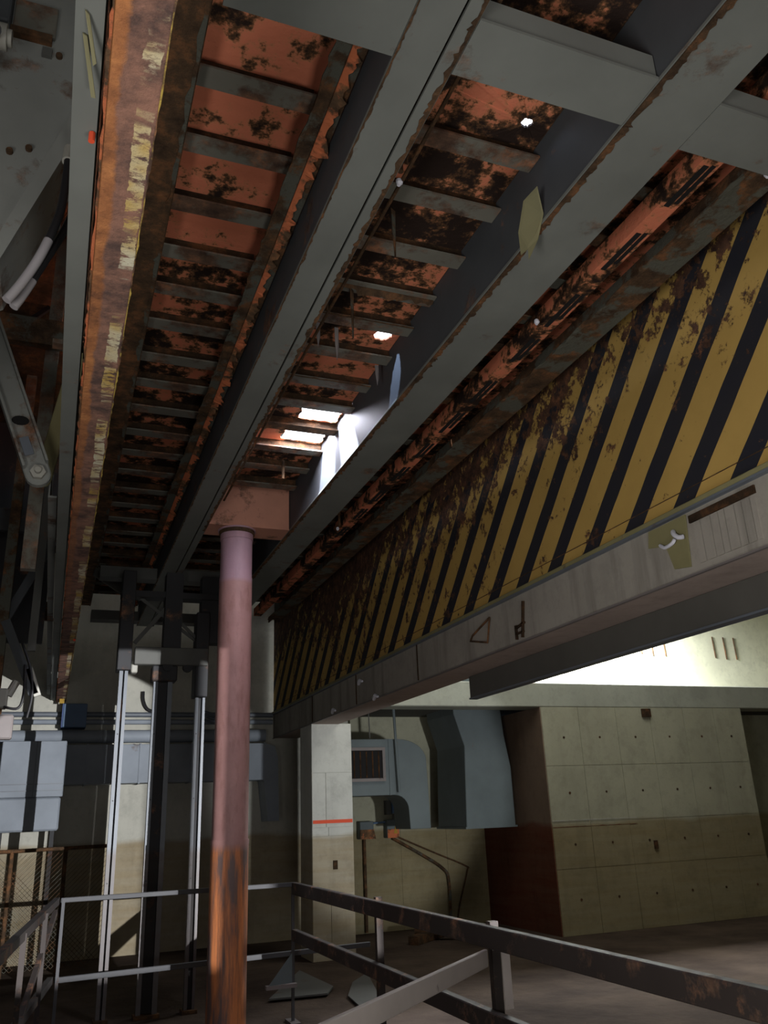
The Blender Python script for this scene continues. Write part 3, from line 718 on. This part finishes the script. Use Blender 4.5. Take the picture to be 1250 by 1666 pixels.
for x in (.98, 1.18): MB().tube([(x, 8.38, 3.04), (x, 8.46, 3.04)], .05, 14).build('roller', 'black_steel', ca)
MB().bar((.25, 9.2, 4.2), (.72, 9.6, 4.01), .02, .12).build('gusset_brace', 'steel_dark', PF)

# ------------------------------------------------------------------ back wall furniture
wd = thing('wall_duct', 'long grey sheet metal duct along the back wall, lit in bands between shadows', 'duct', (1.2, 12.2, 2.1))
xs = [-1.35, -.22, .42, 1.10, 1.78, 2.45, 2.80]
for i in range(len(xs) - 1):
    B(xs[i] + .004, xs[i + 1] - .004, 12.0, 12.39, 2.10, 2.60).build('duct_section', 'duct_light', wd, bevel=.006)
    B(xs[i + 1] - .012, xs[i + 1] + .012, 11.985, 12.39, 2.09, 2.61).build('joint_flange', 'duct_light', wd)
MB().tube([(-1.38, 12.18, 2.72), (2.85, 12.18, 2.72)], .085, 20).build('insulated_pipe', 'duct_light', wd, smooth=True)
MB().prism([(2.80, 12.0, 2.60), (2.95, 12.0, 2.56), (3.0, 12.0, 2.4), (3.02, 12.0, 1.55), (2.86, 12.0, 1.55), (2.80, 12.0, 2.1)], (0, .39, 0)).build('end_elbow', 'duct_light', wd)
db = thing('air_handler', 'big blue grey sheet metal box with a dented lower tank, left of the back wall', 'air handler', (-.25, 11.8, 1.55))
B(-.60, .16, 11.75, 11.98, 1.95, 2.63).build('upper_box', 'duct_light', db, bevel=.008)
B(-.66, .14, 11.72, 11.98, 1.55, 1.945).build('lower_tank', 'duct_light', db, bevel=.02)
B(-.20, -.19, 11.74, 11.75, 1.95, 2.63).build('seam', 'galv', db)
for z in (2.02, 2.10): B(-.62, .15, 11.735, 11.75, z, z + .012).build('band', 'galv', db)
for x in (-.55, .05): B(x, x + .05, 11.8, 11.9, 0, 1.55).build('leg', 'black_steel', db)
for k, z in enumerate((3.03, 2.93)):
    o = MB().tube([(-1.38, 12.35, z), (3.0, 12.35, z)], .035, 12).build('wall_conduit', 'galv' if k == 0 else 'duct_light', smooth=True)
    tag(o, ('upper' if k == 0 else 'lower') + ' one of the two horizontal conduits on the back wall', 'conduit')
jb = thing('junction_box', 'blue junction box with a small yellow tag at the far end of the guide beam', 'junction box', (.24, 12.1, 2.82))
B(.08, .38, 12.05, 12.39, 2.83, 3.14).build('box', 'blue', jb, bevel=.008)
B(.065, .082, 12.06, 12.38, 2.83, 3.14).build('side_panel', 'blue_deep', jb)
B(.02, .08, 12.04, 12.07, 3.14, 3.22).build('tag', 'yellow_chip', jb)
o = MB().tube(smooth_path([(1.12, 12.33, 3.35), (1.13, 12.33, 3.22), (1.2, 12.33, 3.1), (1.35, 12.33, 3.06)]), .022, 8).build('cable_loop', 'rubber', smooth=True); tag(o, 'dark cable curving down the back wall between the guide posts', 'cable')
for k in range(3):
    o = MB().tube(smooth_path([(1.88 - .03 * k, 12.3, 3.5), (1.90, 12.3, 3.2 - .05 * k), (2.05, 12.3, 3.05 - .06 * k), (2.6, 12.3, 2.99 - .07 * k)]), .016, 8).build('wall_cable', 'galv', smooth=True)
    tag(o, ['uppermost', 'middle', 'lowest'][k] + ' of three grey cables bending along the back wall beside the column', 'cable', 'grey cables beside the column')

# mesh fence in front of the back wall
fe = thing('mesh_fence', 'rusty chain link fence with an orange brown top rail before the back wall', 'fence', (-.1, 11.5, 0))
MB().tube([(-1.35, 11.5, 1.33), (.78, 11.5, 1.35)], .022, 10).build('top_rail', 'rust', fe, smooth=True)
for x in (-1.3, -.35, .25, .78): MB().tube([(x, 11.5, 0), (x, 11.5, 1.36)], .024, 10).build('post', 'rust', fe, smooth=True)
mw = MB(); x = -1.35
while x < .78:
    for sg2 in (-1, 1):
        x0, x1 = (x, x + 1.25 * sg2); z0, z1 = .05, 1.30
        # clip to fence extent
        if x1 > .78: z1 = z0 + (0.78 - x0) / (x1 - x0) * 1.25; x1 = .78
        if x1 < -1.35: z1 = z0 + (-1.35 - x0) / (x1 - x0) * 1.25; x1 = -1.35
        if z1 > z0 + .02: mw.bar((x0, 11.5, z0), (x1, 11.5, z1), .004, .004)
    x += .055
stuff(mw.build('mesh', 'rust_grey', fe))

# ------------------------------------------------------------------ hall furniture on the right
dt = thing('supply_duct', 'large blue grey sheet metal duct dropping down beside the concrete block wall', 'duct', (5.9, 11.2, 1.35))
prof = [(5.30, 3.6), (5.33, 2.90), (5.47, 2.45), (5.42, 1.36), (6.19, 1.36), (6.19, 2.15), (6.12, 2.60), (6.05, 3.6)]
MB().prism([(x, 11.0, z) for x, z in prof], (0, .95, 0)).build('duct_body', 'duct', dt, bevel=.008)
MB().prism([(5.29, 10.99, 2.44), (6.14, 10.99, 2.44), (6.14, 10.99, 2.46), (5.29, 10.99, 2.46)], (0, .96, 0))
B(5.40, 6.21, 10.985, 11.96, 1.345, 1.37).build('bottom_flange', 'duct', dt)
gd = thing('grille_duct', 'grey wall duct with a louvred return grille and an elbow turning down', 'duct', (4.2, 10.95, 1.3))
# horizontal run and quarter elbow, built as one sweep profile in x,z
el = [(3.58, 2.55), (4.42, 2.55)]
for i in range(9):
    a = math.pi / 2 * (1 - i / 8); el.append((4.42 + .42 * math.cos(a), 2.27 + .28 * math.sin(a)))
el += [(4.86, 1.38), (4.56, 1.38), (4.55, 1.62)]
for i in range(7):
    a = math.pi / 2 * i / 6; el.append((4.35 + .20 * math.cos(a), 1.62 + .20 * math.sin(a)))
el += [(3.58, 1.82)]
MB().prism([(x, 10.95, z) for x, z in el], (0, .55, 0)).build('duct_body', 'duct', gd, bevel=.005)
gr = B(3.60, 4.22, 10.935, 10.952, 2.00, 2.44).build('grille_panel', 'dark', gd)
for k in range(6):
    x = 3.68 + k * .088
    MB().prism([(x, 10.93, 2.05), (x + .012, 10.915, 2.05), (x + .012, 10.915, 2.39), (x, 10.93, 2.39)], (.006, .012, 0)).build('louvre', 'rust_dark', gr)
for a in ((3.60, 4.22, 2.40, 2.44), (3.60, 4.22, 2.00, 2.04)): B(a[0], a[1], 10.912, 10.94, a[2], a[3]).build('grille_frame', 'bar', gd)
for a in ((3.60, 3.64), (4.18, 4.22)): B(a[0], a[1], 10.913, 10.94, 2.04, 2.40).build('grille_frame', 'bar', gd)
MB().tube([(4.35, 10.9, 3.3), (4.40, 10.9, 1.85)], .02, 8).build('drop_conduit', 'duct', gd)
B(4.28, 4.30, 10.94, 10.952, 1.82, 2.55).build('seam', 'duct', gd)
o = MB().tube([(3.98, 10.9, 3.3), (4.0, 10.9, 2.56)], .008, 6).build('hanger_rod', 'steel_dark'); tag(o, 'thin dark hanger rod over the grille duct', 'rod')

bx = thing('switch_box', 'small blue grey switch box with a white sticker under the duct elbow', 'switch box', (4.86, 12.2, 1.57))
B(4.78, 4.99, 12.16, 12.29, 1.585, 1.80).build('box', 'blue', bx, bevel=.006); B(4.88, 4.94, 12.152, 12.16, 1.66, 1.70).build('sticker', 'white_tip', bx)
B(4.70, 4.775, 12.19, 12.29, 1.57, 1.77).build('side_box', 'steel_dark', bx)
bx = thing('conduit_body', 'rust bottomed grey conduit box left of the pair below the duct', 'electrical box', (4.36, 12.2, 1.24))
B(4.26, 4.47, 12.14, 12.29, 1.25, 1.49).build('box', 'duct', bx, bevel=.008); MB().tube([(4.36, 12.25, 0.02), (4.36, 12.25, 1.25)], .022, 8).build('drop_pipe', 'rust', bx, smooth=True)
MB().prism([(4.26, 12.13, 1.25), (4.50, 12.13, 1.25), (4.47, 12.13, 1.38), (4.26, 12.13, 1.38)], (0, .02, 0)).build('rusted_skirt', 'rust_flake', bx)
bx = thing('conduit_body', 'grey box with rusty lower half and yellow mark, right of the pair', 'electrical box', (4.78, 12.2, 1.24))
B(4.68, 4.87, 12.14, 12.29, 1.25, 1.50).build('box', 'duct', bx, bevel=.008); B(4.685, 4.865, 12.13, 12.145, 1.25, 1.37).build('rusted_skirt', 'rust_flake', bx); MB().prism([(4.78, 12.125, 1.31), (4.84, 12.125, 1.31), (4.81, 12.125, 1.42)], (0, .01, 0)).build('mark', 'yellow_chip', bx)
MB().tube([(4.81, 12.2, 1.5), (4.81, 12.2, 1.58)], .016, 8).build('riser', 'steel_dark', bx)
o = MB().tube([(4.47, 12.22, 1.46), (4.68, 12.22, 1.47)], .014, 8).build('link_conduit', 'blue', smooth=True); tag(o, 'short blue conduit between the two boxes below the duct', 'conduit')
o = MB().tube(smooth_path([(4.80, 12.25, 1.245), (5.25, 12.25, 1.0), (5.60, 12.25, .78), (5.68, 12.25, .60), (5.67, 12.25, .02)]), .022, 8).build('bent_conduit', 'rust_grey', smooth=True); tag(o, 'thick dark conduit slanting from the boxes then dropping to the floor', 'conduit')
o = MB().tube(smooth_path([(4.86, 12.27, 1.27), (5.5, 12.27, 1.0), (5.98, 12.27, .80), (6.0, 12.27, .72), (5.85, 12.27, .3), (5.78, 12.27, .02)]), .012, 8).build('thin_conduit', 'rust', smooth=True); tag(o, 'thin rusty conduit slanting right of the thicker dark one', 'conduit')
# block wall fittings
for (x, z, lab) in ((7.98, .98, 'small dark rusted box on the lit concrete block wall'), ):
    o = B(x, x + .055, 10.30, 10.325, z, z + .11).build('wall_anchor', 'rust_dark'); tag(o, lab, 'anchor')
o = B(8.08, 8.22, 10.28, 10.325, 2.78, 2.90).build('wall_anchor', 'rust_dark'); tag(o, 'rusty bracket stub at the top of the concrete block wall', 'anchor')
for k, (x, z0, z1) in enumerate(((9.89, 4.15, 4.40), (10.14, 4.12, 4.40), (10.42, 4.12, 4.40), (11.58, 4.12, 4.52), (11.84, 4.10, 4.52), (12.09, 4.10, 4.52))):
    o = MB().tube([(x, 12.385, z1), (x + .01, 12.385, z0)], .012, 6).build('rebar_stub', 'rust'); 
    tag(o, ['left', 'middle', 'right'][k % 3] + ' rust streaked bar of the ' + ('left' if k < 3 else 'right') + ' trio on the bright upper wall', 'rebar', 'rusty bars on the bright upper wall')

# hooks, rag on the concrete beam
o = MB().tube([(3.012, 5.48, 2.97), (3.0, 5.52, 2.78), (3.0, 5.80, 2.845), (3.0, 5.76, 2.88), (3.012, 5.50, 2.96)], .008, 6).build('wire_hook', 'rust'); tag(o, 'bent triangular wire hook on the face of the concrete beam', 'hook')
o = MB().bar((3.01, 4.97, 2.97), (3.01, 5.02, 2.72), .012, .02, up=(1, 0, 0)).bar((3.01, 4.98, 2.82), (3.01, 5.10, 2.80), .012, .02, up=(1, 0, 0)).bar((3.01, 5.0, 2.76), (3.01, 5.10, 2.76), .012, .02, up=(1, 0, 0)).bar((3.01, 5.10, 2.82), (3.01, 5.10, 2.72), .012, .02, up=(1, 0, 0)).build('ladder_bracket', 'rust_dark'); tag(o, 'small rusted ladder shaped bracket on the concrete beam face', 'bracket')
rg = thing('damp_bracket', 'steel bracket with torn white plastic hooked on it, by the board marked patch', 'bracket', (3.0, 3.4, 2.85))
MB().prism([(3.018, 3.56, 3.02), (3.018, 3.26, 3.02), (3.018, 3.28, 2.74), (3.018, 3.40, 2.76), (3.018, 3.44, 2.90), (3.018, 3.58, 2.93)], (-.010, 0, 0)).build('bracket_plate', 'yellow_old', rg)
MB().tube(smooth_path([(2.995, 3.47, 2.915), (2.985, 3.42, 2.885), (2.985, 3.36, 2.89), (2.99, 3.34, 2.91)]), [.003] + [.010] * 17 + [.004], 8).build('white_scrap', 'white_tip', rg, smooth=True)
MB().tube(smooth_path([(2.995, 3.35, 2.955), (2.98, 3.33, 2.93), (2.98, 3.30, 2.905), (2.99, 3.27, 2.90)]), [.003] + [.013] * 17 + [.004], 8).build('white_scrap', 'white_tip', rg, smooth=True)
for (y, z, lab) in ((8.35, 2.92, 'small white plastic scrap on the shaded part of the concrete beam'), (9.3, 2.73, 'crumpled white scrap at the lower edge of the concrete beam, far end'), (7.9, 2.70, 'white broken concrete lump at the beam edge')):
    o = MB().tube([(3.0, y, z), (2.99, y + .05, z + .015), (3.0, y + .12, z - .01), (3.01, y + .18, z + .02)], [.012, .022, .018, .006], 7).build('plastic_scrap', 'white_tip'); tag(o, lab, 'scrap')

# ------------------------------------------------------------------ guard rails
def ibar(p, q, w, h): return MB().bar(p, q, w, h)
gr1 = thing('guard_rail', 'grey guard rail running across behind the round column', 'guard rail', (1.2, 7.6, 0))
ibar((.16, 7.62, 1.05), (2.06, 7.58, 1.05), .03, .035).build('top_rail', 'rail_grey', gr1, bevel=.004)
ibar((.16, 7.66, .485), (2.80, 7.80, .50), .03, .04).build('lower_rail', 'rail_grey', gr1, bevel=.004)
for x in (.18, 2.04): B(x - .012, x + .012, 7.60, 7.62, 0, 1.06).build('post', 'rail_grey', gr1)
B(2.0, 2.08, 7.5, 7.72, 0, .02).build('foot_plate', 'galv', gr1)
MB().prism([(1.82, 7.55, .30), (2.03, 7.60, .52), (2.03, 7.60, .30)], (0, .01, 0)).build('toe_gusset', 'duct', gr1)
B(1.80, 2.06, 7.55, 7.60, .27, .30).build('toe_bar', 'bar', gr1)
gr2 = thing('guard_rail', 'dark steel guard rail coming toward the viewer along the right side of the pit', 'guard rail', (2.04, 4.5, 0))
ibar((2.04, 7.56, 1.02), (2.04, 0.9, 1.02), .05, .095).build('top_rail', 'rail_dark', gr2, bevel=.005)
ibar((2.04, 7.56, .66), (2.04, 0.9, .66), .05, .09).build('lower_rail', 'rail_dark', gr2, bevel=.005)
for y in (5.63, 4.03, 2.2): 
    ps = B(2.065, 2.11, y - .02, y + .02, 0, 1.08).build('post', 'rail_dark', gr2)
    if y == 4.03: B(2.111, 2.155, y - .03, y - .022, .70, 1.0).build('lit_face', 'bar_pale', ps)  # pale strip paints in the light on this post's right face
B(2.0, 2.2, 5.5, 5.76, 0, .015).build('foot_plate', 'galv', gr2)
gr3 = thing('guard_rail', 'dim grey guard rail running along the left side of the pit, with a slanting strut', 'guard rail', (0, 5.6, 0))
ibar((.13, 7.57, 1.05), (-.20, 4.0, 1.05), .04, .05).build('top_rail', 'black_steel', gr3)
ibar((.13, 7.57, .50), (-.20, 4.0, .66), .04, .05).build('lower_rail', 'black_steel', gr3)
for (x, y) in ((.05, 6.5), (-.06, 5.4), (-.19, 4.1)): B(x - .015, x + .015, y - .015, y + .015, 0, 1.06).build('post', 'rail_dark', gr3)
ibar((.12, 7.2, 1.0), (-.10, 5.2, .45), .03, .04).build('strut', 'rail_dark', gr3)
gt = thing('barrier_bar', 'pale grey flat barrier bar slanting from the dark rail toward the viewer', 'barrier', (1.4, 3.3, 0))
ibar((1.995, 3.94, .937), (.55, 2.35, 1.02), .02, .075).build('bar', 'bar_pale', gt, bevel=.004)
B(.50, .56, 2.28, 2.34, 0, 1.06).build('post', 'bar', gt)
# floor odds and ends
o = MB().prism([(2.75, 8.3, .012), (3.0, 8.9, .012), (3.3, 9.3, .012), (2.95, 7.95, .012), (2.7, 7.85, .012)], (0, 0, .012)).build('floor_patch', 'steel_dark'); tag(o, 'flat triangular grey patch on the floor before the pillar', 'sheet')  # flat grey piece laid on the floor
o = MB().prism([(2.05, 8.5, .02), (2.6, 8.45, .02), (2.75, 8.75, .02), (2.7, 9.8, .02)], (0, 0, .015)).build('floor_patch', 'steel_dark'); tag(o, 'grey sheet leaning flat by the rail post left of the pillar', 'sheet')
sc = thing('fallen_timber', 'dark fallen timber with debris lying at the foot of the hall wall', 'timber', (5, 11.5, 0))
MB().bar((4.5, 10.9, .05), (5.5, 11.7, .07), .14, .10).build('beam', 'rust_dark', sc)
MB().bar((4.7, 11.3, .10), (5.3, 10.9, .12), .10, .08).build('beam', 'rust_dark', sc)
MB().tube([(4.95, 11.5, .0), (4.97, 11.5, .26)], .05, 8).build('stub', 'rust_dark', sc)
bxx = thing('metal_crate', 'blue grey metal crate with a bright rim at the lower left corner', 'crate', (.05, 4.0, 0))
B(-.14, .13, 3.9, 4.2, 0, .43).build('body', 'blue_deep', bxx, bevel=.006)
B(-.15, .14, 3.88, 3.90, .43, .445).build('rim', 'galv', bxx); B(-.15, .14, 4.19, 4.21, .43, .445).build('rim', 'galv', bxx)
